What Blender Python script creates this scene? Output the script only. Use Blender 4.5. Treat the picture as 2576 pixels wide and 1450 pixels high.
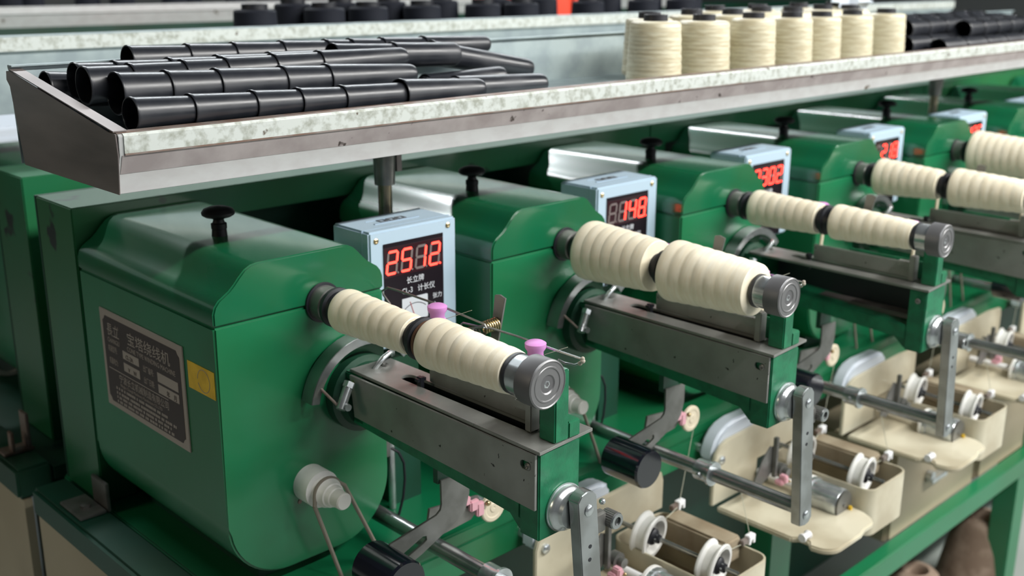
import bpy, bmesh, math, random
from mathutils import Vector, Matrix
R_ = math.radians
D = bpy.data
for o in list(D.objects): D.objects.remove(o)
scene = bpy.context.scene
COL = scene.collection
random.seed(7)

# ---------------------------------------------------------------- camera, world, lights, exposure
cam_d = D.cameras.new('camera'); cam = D.objects.new('camera', cam_d); COL.objects.link(cam)
yaw, pitch, roll = 0.7699837, 0.2833476, 0.0036589
fw = Vector((math.sin(yaw)*math.cos(pitch), math.cos(yaw)*math.cos(pitch), -math.sin(pitch)))
rt = Vector((math.cos(yaw), -math.sin(yaw), 0)); up = rt.cross(fw)
rt2 = rt*math.cos(roll)+up*math.sin(roll); up2 = up*math.cos(roll)-rt*math.sin(roll)
m3 = Matrix((rt2, up2, -fw)).transposed()
cam.matrix_world = Matrix.Translation((-0.4561238, -0.8534405, 0.3101502)) @ m3.to_4x4()
cam_d.sensor_width = 36; cam_d.lens = 36*2757.216/2576
cam_d.clip_start = 0.02; cam_d.clip_end = 60
cam_d.dof.use_dof = True; cam_d.dof.focus_distance = 0.93; cam_d.dof.aperture_fstop = 6.3
scene.camera = cam
w = D.worlds.new('world'); scene.world = w; w.use_nodes = True
w.node_tree.nodes['Background'].inputs[0].default_value = (0.62, 0.72, 0.80, 1)
w.node_tree.nodes['Background'].inputs[1].default_value = 0.055
def area(name, loc, target, sx, sy, power, col):
    l = D.lights.new(name, 'AREA'); l.shape = 'RECTANGLE'; l.size = sx; l.size_y = sy; l.energy = power; l.color = col
    o = D.objects.new(name, l); COL.objects.link(o); o.location = loc
    d = (Vector(target)-Vector(loc)).normalized()
    z = -d; x = Vector((1,0,0)); y = z.cross(x).normalized(); x = y.cross(z)
    o.matrix_world = Matrix.Translation(loc) @ Matrix((x, y, z)).transposed().to_4x4()
    return o
area('front_tube_light', (2.5, -1.75, 1.70), (2.3, 0.0, 0.05), 5.2, 0.08, 225, (1.0, 0.985, 0.95))
area('front_low_fill', (2.8, -3.6, 0.9), (1.0, 0.0, 0.0), 5.0, 1.0, 45, (0.97, 0.99, 1.0))  # wide soft fill added low in front; no window is known there
area('rear_tube_light', (2.2, 2.30, 2.05), (2.0, 0.3, 0), 6.0, 0.08, 110, (0.92, 0.97, 1.0))
area('left_aisle_lamp', (-3.2, 0.6, 1.3), (0.0, 0.2, -0.1), 0.9, 0.9, 13, (1.0, 0.86, 0.62))
area('far_tube_light', (2.8, 3.6, 3.1), (2.6, 2.4, 0), 6.0, 0.2, 34, (0.90, 0.97, 1.0))
scene.view_settings.view_transform = 'Standard'; scene.view_settings.look = 'None'
scene.view_settings.gamma = 1; scene.view_settings.use_curve_mapping = False
scene.view_settings.exposure = 0.0

# ---------------------------------------------------------------- materials
def mat(name, col, rough=0.5, metal=0.0, col2=None, nscale=8, nlo=0.4, nhi=0.6, bump=0, bscale=200, spec=0.5, coat=0, emis=None, estr=0, spots=None, alpha=None, stretch=None, rough2=None, trans=0):
    m = D.materials.new(name); m.use_nodes = True
    nt = m.node_tree; N = nt.nodes; L = nt.links; b = N['Principled BSDF']
    b.inputs['Base Color'].default_value = (*col, 1); b.inputs['Roughness'].default_value = rough
    b.inputs['Metallic'].default_value = metal; b.inputs['Specular IOR Level'].default_value = spec
    b.inputs['Coat Weight'].default_value = coat; b.inputs['Coat Roughness'].default_value = 0.12
    if trans: b.inputs['Transmission Weight'].default_value = trans
    if emis: b.inputs['Emission Color'].default_value = (*emis, 1); b.inputs['Emission Strength'].default_value = estr
    tc = N.new('ShaderNodeTexCoord'); vec = tc.outputs['Object']
    if stretch:
        mp = N.new('ShaderNodeMapping'); mp.inputs['Scale'].default_value = stretch
        L.new(vec, mp.inputs[0]); vec = mp.outputs[0]
    cur = None
    if col2:
        n = N.new('ShaderNodeTexNoise'); n.inputs['Scale'].default_value = nscale; n.inputs['Detail'].default_value = 6
        L.new(vec, n.inputs['Vector'])
        r = N.new('ShaderNodeMapRange'); r.inputs[1].default_value = nlo; r.inputs[2].default_value = nhi
        L.new(n.outputs[0], r.inputs[0])
        mx = N.new('ShaderNodeMix'); mx.data_type = 'RGBA'; mx.inputs[6].default_value = (*col, 1); mx.inputs[7].default_value = (*col2, 1)
        L.new(r.outputs[0], mx.inputs[0]); cur = mx.outputs[2]
        if rough2 is not None:
            rr = N.new('ShaderNodeMapRange'); rr.inputs[3].default_value = rough; rr.inputs[4].default_value = rough2
            L.new(r.outputs[0], rr.inputs[0]); L.new(rr.outputs[0], b.inputs['Roughness'])
    if spots:
        scol, sscale, thr = spots
        n = N.new('ShaderNodeTexNoise'); n.inputs['Scale'].default_value = sscale; n.inputs['Detail'].default_value = 3
        L.new(tc.outputs['Object'], n.inputs['Vector'])
        r = N.new('ShaderNodeMapRange'); r.inputs[1].default_value = thr; r.inputs[2].default_value = thr+0.04
        L.new(n.outputs[0], r.inputs[0])
        mx = N.new('ShaderNodeMix'); mx.data_type = 'RGBA'; mx.inputs[7].default_value = (*scol, 1)
        if cur: L.new(cur, mx.inputs[6])
        else: mx.inputs[6].default_value = (*col, 1)
        L.new(r.outputs[0], mx.inputs[0]); cur = mx.outputs[2]
    if cur: L.new(cur, b.inputs['Base Color'])
    if bump:
        n = N.new('ShaderNodeTexNoise'); n.inputs['Scale'].default_value = bscale; n.inputs['Detail'].default_value = 3
        L.new(vec, n.inputs['Vector'])
        bp = N.new('ShaderNodeBump'); bp.inputs['Strength'].default_value = bump; bp.inputs['Distance'].default_value = 0.0006
        L.new(n.outputs[0], bp.inputs['Height']); L.new(bp.outputs[0], b.inputs['Normal'])
    return m

def thread_mat(name, c1, c2, axis, scale, bump=0.5):
    m = D.materials.new(name); m.use_nodes = True
    nt = m.node_tree; N = nt.nodes; L = nt.links; b = N['Principled BSDF']
    tc = N.new('ShaderNodeTexCoord')
    wv = N.new('ShaderNodeTexWave'); wv.bands_direction = axis; wv.inputs['Scale'].default_value = scale
    wv.inputs['Distortion'].default_value = 0.6; wv.inputs['Detail'].default_value = 2; wv.inputs['Detail Scale'].default_value = 30
    L.new(tc.outputs['Object'], wv.inputs['Vector'])
    n = N.new('ShaderNodeTexNoise'); n.inputs['Scale'].default_value = 45; n.inputs['Detail'].default_value = 3
    mp = N.new('ShaderNodeMapping'); mp.inputs['Scale'].default_value = (1, 6, 1) if axis == 'Y' else (1, 1, 6)
    L.new(tc.outputs['Object'], mp.inputs[0]); L.new(mp.outputs[0], n.inputs['Vector'])
    mx = N.new('ShaderNodeMix'); mx.data_type = 'RGBA'; mx.inputs[6].default_value = (*c1, 1); mx.inputs[7].default_value = (*c2, 1)
    r = N.new('ShaderNodeMapRange'); r.inputs[1].default_value = 0.38; r.inputs[2].default_value = 0.62
    L.new(n.outputs[0], r.inputs[0]); L.new(r.outputs[0], mx.inputs[0]); L.new(mx.outputs[2], b.inputs['Base Color'])
    bp = N.new('ShaderNodeBump'); bp.inputs['Strength'].default_value = bump; bp.inputs['Distance'].default_value = 0.0003
    L.new(wv.outputs['Fac'], bp.inputs['Height']); L.new(bp.outputs[0], b.inputs['Normal'])
    b.inputs['Roughness'].default_value = 0.36; b.inputs['Sheen Weight'].default_value = 0.15
    b.inputs['Anisotropic'].default_value = 0.5
    return m

M = {}
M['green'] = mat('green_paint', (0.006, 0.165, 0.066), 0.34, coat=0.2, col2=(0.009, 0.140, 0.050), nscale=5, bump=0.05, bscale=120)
M['green_gloss'] = mat('green_gloss_paint', (0.006, 0.120, 0.050), 0.26, coat=0.7, col2=(0.012, 0.11, 0.040), nscale=7, nlo=.45, nhi=.6, bump=0.03, bscale=90, rough2=0.26)
M['green_worn'] = mat('green_frame_paint', (0.012, 0.13, 0.05), 0.32, coat=0.2, col2=(0.02, 0.115, 0.035), nscale=4, spots=((0.004, 0.010, 0.006), 14, 0.625))
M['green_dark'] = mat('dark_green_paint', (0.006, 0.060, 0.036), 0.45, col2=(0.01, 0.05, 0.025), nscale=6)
M['green_cast'] = mat('green_cast_paint', (0.010, 0.17, 0.075), 0.38, col2=(0.008, 0.12, 0.055), nscale=60, bump=0.35, bscale=260)
M['galv'] = mat('galvanised_steel', (0.54, 0.55, 0.55), 0.40, 0.35, col2=(0.50, 0.50, 0.50), nscale=40, spots=((0.14, 0.115, 0.09), 34, 0.70), bump=0.1, bscale=120, stretch=(1, 2, 2))
M['galv_pale'] = mat('pale_galvanised_steel', (0.36, 0.43, 0.44), 0.5, 0.4, col2=(0.28, 0.34, 0.36), nscale=25)
M['galv_flange'] = mat('speckled_galvanised_lip', (0.62, 0.66, 0.63), 0.45, 0.3, col2=(0.36, 0.38, 0.33), nscale=130, nlo=.45, nhi=.7, spots=((0.10, 0.07, 0.045), 60, 0.68))
M['rust'] = mat('rusty_edge', (0.20, 0.13, 0.10), 0.6, 0.4, col2=(0.26, 0.22, 0.20), nscale=50)
M['end_steel'] = mat('brown_grey_steel', (0.27, 0.235, 0.225), 0.45, 0.5, col2=(0.17, 0.15, 0.145), nscale=14, nlo=.35, nhi=.65, stretch=(1, .4, 2))
M['plate'] = mat('oiled_steel_plate', (0.33, 0.335, 0.32), 0.34, 0.5, col2=(0.21, 0.215, 0.20), nscale=16, nlo=.35, nhi=.7, spots=((0.02, 0.018, 0.016), 130, 0.72), rough2=.5)
M['steel'] = mat('machined_steel', (0.40, 0.42, 0.43), 0.26, 0.85, col2=(0.28, 0.29, 0.29), nscale=30)
M['dullsteel'] = mat('dull_steel', (0.22, 0.22, 0.21), 0.38, 0.6, col2=(0.16, 0.16, 0.15), nscale=40)
M['chrome'] = mat('chrome', (0.72, 0.76, 0.78), 0.12, 1.0)
M['zinc'] = mat('zinc_plated_steel', (0.66, 0.70, 0.72), 0.24, 0.8, col2=(0.45, 0.48, 0.49), nscale=50)
M['brass'] = mat('brass_screw', (0.50, 0.40, 0.22), 0.3, 1.0)
M['rubber'] = mat('black_rubber', (0.012, 0.013, 0.018), 0.45)
M['black'] = mat('black_plastic', (0.006, 0.006, 0.008), 0.55, spec=.3)
M['stain'] = mat('stained_galvanised_band', (0.44, 0.40, 0.40), 0.5, 0.25, col2=(0.34, 0.30, 0.30), nscale=26, spots=((0.07, 0.055, 0.05), 60, 0.69))
M['under'] = mat('shiny_galvanised_underside', (0.62, 0.66, 0.68), 0.22, 1.0, bump=.1, bscale=20)
M['navy'] = mat('navy_black_enamel', (0.006, 0.007, 0.014), 0.15, coat=0.6)
M['knobgrey'] = mat('grey_knob_rubber', (0.12, 0.12, 0.125), 0.45, 0.3)
M['face'] = mat('turned_grey_face', (0.20, 0.20, 0.205), 0.35, 0.5)
M['tube'] = mat('dark_grey_tube_plastic', (0.014, 0.016, 0.021), 0.30, col2=(0.030, 0.032, 0.038), nscale=18, nlo=.5, nhi=.75, bump=0.05, bscale=300, rough2=.42)
M['tube_in'] = mat('tube_inside', (0.006, 0.006, 0.008), 0.5)
M['cream'] = mat('cream_plastic', (0.60, 0.56, 0.43), 0.35, col2=(0.44, 0.39, 0.28), nscale=9)
M['creamdirty'] = mat('stained_cream_plastic', (0.42, 0.36, 0.26), 0.5, col2=(0.26, 0.20, 0.13), nscale=12)
M['beige'] = mat('beige_cabinet_paint', (0.42, 0.36, 0.25), 0.5, col2=(0.36, 0.30, 0.20), nscale=4)
M['white'] = mat('white_nylon', (0.88, 0.88, 0.86), 0.35, col2=(0.78, 0.77, 0.73), nscale=30)
M['ivory'] = mat('ivory_wheel_plastic', (0.70, 0.62, 0.47), 0.4)
M['ceramic'] = mat('white_ceramic', (0.82, 0.82, 0.84), 0.2)
M['belt'] = mat('grey_belt', (0.25, 0.22, 0.18), 0.7)
M['pink'] = mat('pink_plastic', (0.70, 0.38, 0.44), 0.5)
M['mauve'] = mat('mauve_thread_guide', (0.62, 0.26, 0.60), 0.5)
M['orange'] = mat('orange_red_plastic', (0.75, 0.06, 0.02), 0.5)
M['brownfelt'] = mat('brown_yarn', (0.30, 0.225, 0.17), 0.9, col2=(0.20, 0.14, 0.10), nscale=30, bump=.5, bscale=160)
M['box'] = mat('grey_blue_case', (0.40, 0.52, 0.62), 0.42, bump=0.08, bscale=400)
M['panel'] = mat('black_panel', (0.010, 0.006, 0.010), 0.25)
M['window'] = mat('dark_red_window', (0.03, 0.010, 0.014), 0.15, coat=.3)
M['bare'] = mat('bright_bare_metal', (0.66, 0.71, 0.78), 0.24, 0.45, col2=(0.46, 0.50, 0.55), nscale=14, bump=.04, bscale=60)
M['pipe'] = mat('bronze_pipe', (0.26, 0.22, 0.15), 0.35, 0.8, col2=(0.12, 0.10, 0.07), nscale=50)
M['ledoff'] = mat('unlit_segment', (0.16, 0.13, 0.125), 0.5)
M['led'] = mat('lit_red_segment', (1, 0.05, 0.03), 0.5, emis=(1.0, 0.028, 0.018), estr=7.0)
M['print'] = mat('pale_print', (0.62, 0.64, 0.68), 0.5)
M['platebrown'] = mat('nameplate_brown', (0.040, 0.024, 0.022), 0.4)
M['platesilver'] = mat('nameplate_silver', (0.42, 0.36, 0.32), 0.4, 0.3)
M['yellow'] = mat('yellow_sticker', (0.80, 0.52, 0.03), 0.5, col2=(0.66, 0.42, 0.02), nscale=60)
M['lab'] = mat('moulded_label', (0.30, 0.40, 0.50), 0.4)
M['red'] = mat('red_paint_mark', (0.40, 0.03, 0.03), 0.5)
M['gauge'] = mat('gauge_white', (0.55, 0.58, 0.62), 0.3)
M['string'] = mat('pale_thread', (0.55, 0.56, 0.45), 0.6)
M['twine'] = mat('knotted_thread', (0.42, 0.38, 0.32), 0.9)
M['blackthread'] = mat('black_thread', (0.008, 0.010, 0.017), 0.75, spec=.25)
M['floor'] = mat('grey_floor', (0.34, 0.37, 0.35), 0.6, col2=(0.28, 0.31, 0.29), nscale=2)
M['wall'] = mat('far_wall', (0.12, 0.13, 0.13), 0.8)
M['cloudy'] = mat('cloudy_white_cover', (0.66, 0.72, 0.80), 0.3)
M['thread'] = thread_mat('cream_thread_wound', (0.92, 0.85, 0.68), (0.87, 0.78, 0.59), 'Y', 420, 0.35)
M['spool'] = thread_mat('cream_thread_spool', (0.66, 0.62, 0.46), (0.52, 0.46, 0.31), 'Z', 60, 0.5)

# ---------------------------------------------------------------- mesh building
class MB:
    def __init__(s): s.v = []; s.f = []
    def add(s, vs, fs):
        n = len(s.v); s.v += [tuple(v) for v in vs]; s.f += [tuple(i+n for i in f) for f in fs]; return s
    def box(s, a, b):
        x0, y0, z0 = a; x1, y1, z1 = b
        return s.add([(x0,y0,z0),(x1,y0,z0),(x1,y1,z0),(x0,y1,z0),(x0,y0,z1),(x1,y0,z1),(x1,y1,z1),(x0,y1,z1)],
                     [(0,3,2,1),(4,5,6,7),(0,1,5,4),(1,2,6,5),(2,3,7,6),(3,0,4,7)])
    def prism(s, pts, axis, a0, a1):
        def P(u, v, a): return {'x': (a, u, v), 'y': (u, a, v), 'z': (u, v, a)}[axis]
        n = len(pts); vs = [P(u, v, a0) for u, v in pts]+[P(u, v, a1) for u, v in pts]
        fs = [tuple(range(n)), tuple(range(2*n-1, n-1, -1))]+[(i, i+n, (i+1) % n+n, (i+1) % n) for i in range(n)]
        return s.add(vs, fs)
    def lathe(s, p0, d, prof, n=32, closed=False):
        p0 = Vector(p0); d = Vector(d).normalized(); a = d.orthogonal().normalized(); b = d.cross(a); vs = []; fs = []
        for t, r in prof:
            for i in range(n):
                q = 2*math.pi*i/n; vs.append(p0+d*t+(a*math.cos(q)+b*math.sin(q))*r)
        k = len(prof)
        for j in range(k-1 if not closed else k):
            j2 = (j+1) % k
            for i in range(n): fs.append((j*n+i, j*n+(i+1) % n, j2*n+(i+1) % n, j2*n+i))
        if not closed:
            if prof[0][1] > 1e-6: fs.append(tuple(range(n-1, -1, -1)))
            if prof[-1][1] > 1e-6: fs.append(tuple((k-1)*n+i for i in range(n)))
        return s.add(vs, fs)
    def cyl(s, p0, p1, r0, r1=None, n=24):
        p0 = Vector(p0); p1 = Vector(p1)
        return s.lathe(p0, p1-p0, [(0, r0), ((p1-p0).length, r0 if r1 is None else r1)], n)
    def tube(s, pts, r, n=8):
        pts = [Vector(p) for p in pts]; vs = []; fs = []; prev = None
        for i, p in enumerate(pts):
            d = (pts[min(i+1, len(pts)-1)]-pts[max(i-1, 0)]).normalized()
            a = d.orthogonal().normalized() if prev is None else (prev-d*prev.dot(d)).normalized()
            prev = a; b = d.cross(a)
            for k in range(n):
                q = 2*math.pi*k/n; vs.append(p+(a*math.cos(q)+b*math.sin(q))*r)
        for i in range(len(pts)-1):
            for k in range(n): fs.append((i*n+k, i*n+(k+1) % n, (i+1)*n+(k+1) % n, (i+1)*n+k))
        fs += [tuple(range(n-1, -1, -1)), tuple((len(pts)-1)*n+k for k in range(n))]
        return s.add(vs, fs)
    def ball(s, c, r, n=12):
        return s.lathe(Vector(c)-Vector((0,0,r)), (0,0,1), [(r-r*math.cos(math.pi*i/8), max(r*math.sin(math.pi*i/8), 1e-7)) for i in range(9)], n)
    def holed(s, outer, holes, axis, a0, a1):
        bm = bmesh.new(); es = []
        for lp in [outer]+holes:
            vs = [bm.verts.new({'x': (a0, u, v), 'y': (u, a0, v), 'z': (u, v, a0)}[axis]) for u, v in lp]
            es += [bm.edges.new((vs[i], vs[(i+1) % len(vs)])) for i in range(len(vs))]
        r = bmesh.ops.triangle_fill(bm, use_beauty=True, edges=es)
        fs = [g for g in r['geom'] if isinstance(g, bmesh.types.BMFace)]
        bmesh.ops.dissolve_limit(bm, angle_limit=0.01, verts=bm.verts, edges=[e for e in bm.edges if len(e.link_faces) == 2])
        e = bmesh.ops.extrude_face_region(bm, geom=bm.faces[:])
        dv = {'x': (a1-a0, 0, 0), 'y': (0, a1-a0, 0), 'z': (0, 0, a1-a0)}[axis]
        bmesh.ops.translate(bm, vec=dv, verts=[g for g in e['geom'] if isinstance(g, bmesh.types.BMVert)])
        bm.verts.index_update()
        s.add([v.co for v in bm.verts], [[v.index for v in f.verts] for f in bm.faces]); bm.free(); return s
    def mesh(s, name, m, bevel=0, seg=2, smooth=35):
        bm = bmesh.new(); vs = [bm.verts.new(v) for v in s.v]
        for f in s.f:
            try: bm.faces.new([vs[i] for i in f])
            except ValueError: pass
        bmesh.ops.recalc_face_normals(bm, faces=bm.faces[:])
        if bevel:
            es = [e for e in bm.edges if len(e.link_faces) == 2 and e.calc_face_angle(0) > R_(30)]
            bmesh.ops.bevel(bm, geom=es, offset=bevel, segments=seg, affect='EDGES', clamp_overlap=True)
        me = D.meshes.new(name); bm.to_mesh(me); bm.free()
        for p in me.polygons: p.use_smooth = True
        me.set_sharp_from_angle(angle=R_(smooth))
        me.materials.append(m); return me
    def build(s, name, m, parent=None, bevel=0, seg=2, smooth=35, loc=None):
        o = D.objects.new(name, s.mesh(name, m, bevel, seg, smooth)); COL.objects.link(o)
        if parent: o.parent = parent
        if loc: o.location = loc
        return o
def tag(o, label=None, cat=None, group=None, kind=None):
    if label: o['label'] = label
    if cat: o['category'] = cat
    if group: o['group'] = group
    if kind: o['kind'] = kind
    return o
def thing(name, loc, label, cat, group=None):
    o = D.objects.new(name, None); COL.objects.link(o); o.location = loc; o.empty_display_size = 0.02
    return tag(o, label, cat, group)
SKIP = ('nameplate', 'sticker', 'rust_spot')
def copy_tree(o, parent=None):
    c = o.copy(); COL.objects.link(c)
    if parent: c.parent = parent
    for ch in KIDS.get(o.name, []):
        if not ch.name.startswith(SKIP): copy_tree(ch, c)
    return c
KIDS = {}
def index_kids():
    KIDS.clear()
    for o in D.objects:
        if o.parent: KIDS.setdefault(o.parent.name, []).append(o)
def arc(cx, cy, r, a0, a1, n=10):
    return [(cx+r*math.cos(R_(a0+(a1-a0)*i/n)), cy+r*math.sin(R_(a0+(a1-a0)*i/n))) for i in range(n+1)]
def rrect(x0, y0, x1, y1, r, n=5):
    return arc(x1-r, y0+r, r, -90, 0, n)+arc(x1-r, y1-r, r, 0, 90, n)+arc(x0+r, y1-r, r, 90, 180, n)+arc(x0+r, y0+r, r, 180, 270, n)
def helix(p0, p1, r, turns, n=14):
    p0 = Vector(p0); p1 = Vector(p1); d = (p1-p0).normalized(); a = d.orthogonal().normalized(); b = d.cross(a); k = int(turns*n)
    return [p0+(p1-p0)*(i/k)+(a*math.cos(2*math.pi*i/n)+b*math.sin(2*math.pi*i/n))*r for i in range(k+1)]
def text(name, s, size, m, parent, mw, align='LEFT', depth=0.00012, sx=1.0):
    c = D.curves.new(name, 'FONT'); c.body = s; c.size = size; c.align_x = align; c.extrude = depth; c.resolution_u = 2
    t = D.objects.new(name, c); COL.objects.link(t)
    dg = bpy.context.evaluated_depsgraph_get()
    me = D.meshes.new_from_object(t.evaluated_get(dg)); D.objects.remove(t)
    me.materials.clear(); me.materials.append(m)
    o = D.objects.new(name, me); COL.objects.link(o); o.parent = parent
    o.matrix_local = mw @ Matrix.Diagonal((sx, 1, 1, 1))
    return o

P = 0.34
NM = 8
ORD = ['first', 'second', 'third', 'fourth', 'fifth', 'sixth', 'seventh', 'eighth']
def put(mb, name, m, root, **k):
    o = mb.build(name, m, root, **k)
    if root.parent is None: o.location = -Vector(root.location)
    return o

# ---------------------------------------------------------------- room
tag(MB().box((-4, -3, -1.0), (9, 7, -0.95)).build('floor', M['floor']), kind='structure')
tag(MB().box((-4, 6.9, -0.95), (9, 7.0, 3.2)).build('wall_back', M['wall']), kind='structure')
tag(MB().box((8.9, -3, -0.95), (9.0, 7.0, 3.2)).build('wall_right', M['wall']), kind='structure')
tag(MB().box((-4.1, -3, -0.95), (-4.0, 7.0, 3.2)).build('wall_left', M['wall']), kind='structure')

# ---------------------------------------------------------------- green frames
def frame(y0, y1, x0, x1, label, front=True):
    t = thing('machine_frame', (x0, (y0+y1)/2, -0.95), label, 'frame')
    
    x = x0
    while x < x1-.1:
        xe = min(x+.9690, x1)
        put(MB().prism([(x, -.2825), (x, .0646), (xe, .0646), (xe, .030), (x+.042, .030), (x+.042, -.2825)], 'y', y0, y1), 'portal_section', M['green_worn'], t, bevel=.0015)
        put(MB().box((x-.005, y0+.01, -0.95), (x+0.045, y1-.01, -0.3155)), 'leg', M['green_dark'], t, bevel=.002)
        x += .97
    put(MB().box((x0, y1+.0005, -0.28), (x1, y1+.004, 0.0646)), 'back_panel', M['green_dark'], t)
    return t
fr1 = frame(0.29, 0.384, 0.0, 2.9, 'green steel frame standing behind the near row of winding machines')
fr2 = frame(0.505, 0.60, 0.03, 2.9, 'green steel frame of the machine row behind the first galvanised trough')
# deck, side rails, lower rail, legs of the near row
t = thing('base_stand', (0.0, 0.1, -0.95), 'dark green base stand carrying the near row, seen under the winding heads', 'stand')
put(MB().box((0.0, -0.040, -0.30), (2.9, 0.40, -0.283)).box((0.0, -0.040, -0.338), (2.9, -0.034, -0.30)), 'deck_plate', M['green'], t, bevel=.002)
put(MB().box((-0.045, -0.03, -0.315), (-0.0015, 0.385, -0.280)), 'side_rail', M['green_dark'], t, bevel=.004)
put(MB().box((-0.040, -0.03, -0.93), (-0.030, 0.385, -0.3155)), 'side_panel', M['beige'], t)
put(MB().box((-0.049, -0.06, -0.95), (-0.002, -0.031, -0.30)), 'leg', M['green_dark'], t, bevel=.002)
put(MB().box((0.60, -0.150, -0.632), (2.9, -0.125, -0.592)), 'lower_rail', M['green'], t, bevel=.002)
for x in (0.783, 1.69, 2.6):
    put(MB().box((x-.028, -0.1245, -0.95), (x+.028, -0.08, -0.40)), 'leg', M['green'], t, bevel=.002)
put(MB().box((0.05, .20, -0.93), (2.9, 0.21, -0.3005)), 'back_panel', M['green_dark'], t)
b = MB().box((-0.038, 0.262, -0.2795), (-0.008, 0.318, -0.2755)).box((-0.0065, 0.262, -0.2795), (-0.0025, 0.300, -0.245)); br = put(b, 'angle_bracket', M['dullsteel'], t, bevel=.0008)
br['label'] = 'dull steel angle bracket bolted to the side rail'
MB().lathe((-.022, .285, -.2755), (0, 0, 1), [(0, .006), (.003, .006), (.004, .004)], 6).build('bolt', M['dullsteel'], br)
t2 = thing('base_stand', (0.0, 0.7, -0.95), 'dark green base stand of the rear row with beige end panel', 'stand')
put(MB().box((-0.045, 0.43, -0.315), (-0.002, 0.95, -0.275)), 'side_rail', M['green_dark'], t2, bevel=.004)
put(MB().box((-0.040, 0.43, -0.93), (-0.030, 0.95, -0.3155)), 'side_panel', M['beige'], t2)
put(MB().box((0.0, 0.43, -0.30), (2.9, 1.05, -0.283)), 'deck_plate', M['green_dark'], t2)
b = MB().box((-0.040, 0.478, -0.2745), (-0.003, 0.503, -0.2705)).box((-0.010, 0.478, -0.2705), (-0.006, 0.500, -0.225)).box((-0.030, 0.478, -0.2705), (-0.026, 0.490, -0.245)); br = put(b, 'angle_bracket', M['rust'], t2, bevel=.0008)
br['label'] = 'rusty angle bracket at the foot of the rear post'
for i, x in enumerate((1.215, 1.555)):
    t = thing('drawer_cabinet', (x, -.0, -.6), 'beige steel cabinet '+('with chrome latch and yellow sticker under the troughs at lower right' if i == 0 else 'mostly hidden right of the one with the latch'), 'cabinet')
    put(MB().box((x-.10, -.118, -.600), (x+.225, .08, -.432)), 'body', M['beige'], t, bevel=.003)
    put(MB().box((x-.094, -.1225, -.596), (x+.219, -.1182, -.436)), 'door', M['beige'], t, bevel=.002)
    if i == 0:
        lt = put(MB().box((x+.020, -.136, -.528), (x+.075, -.1227, -.519)).cyl((x+.025, -.1227, -.515), (x+.025, -.134, -.515), .009), 'latch', M['zinc'], t, bevel=.001); lt['label'] = 'chrome latch'
        st = put(MB().box((x+.070, -.1232, -.500), (x+.105, -.1226, -.470)), 'sticker', M['yellow'], t); st['label'] = 'yellow sticker'

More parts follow.
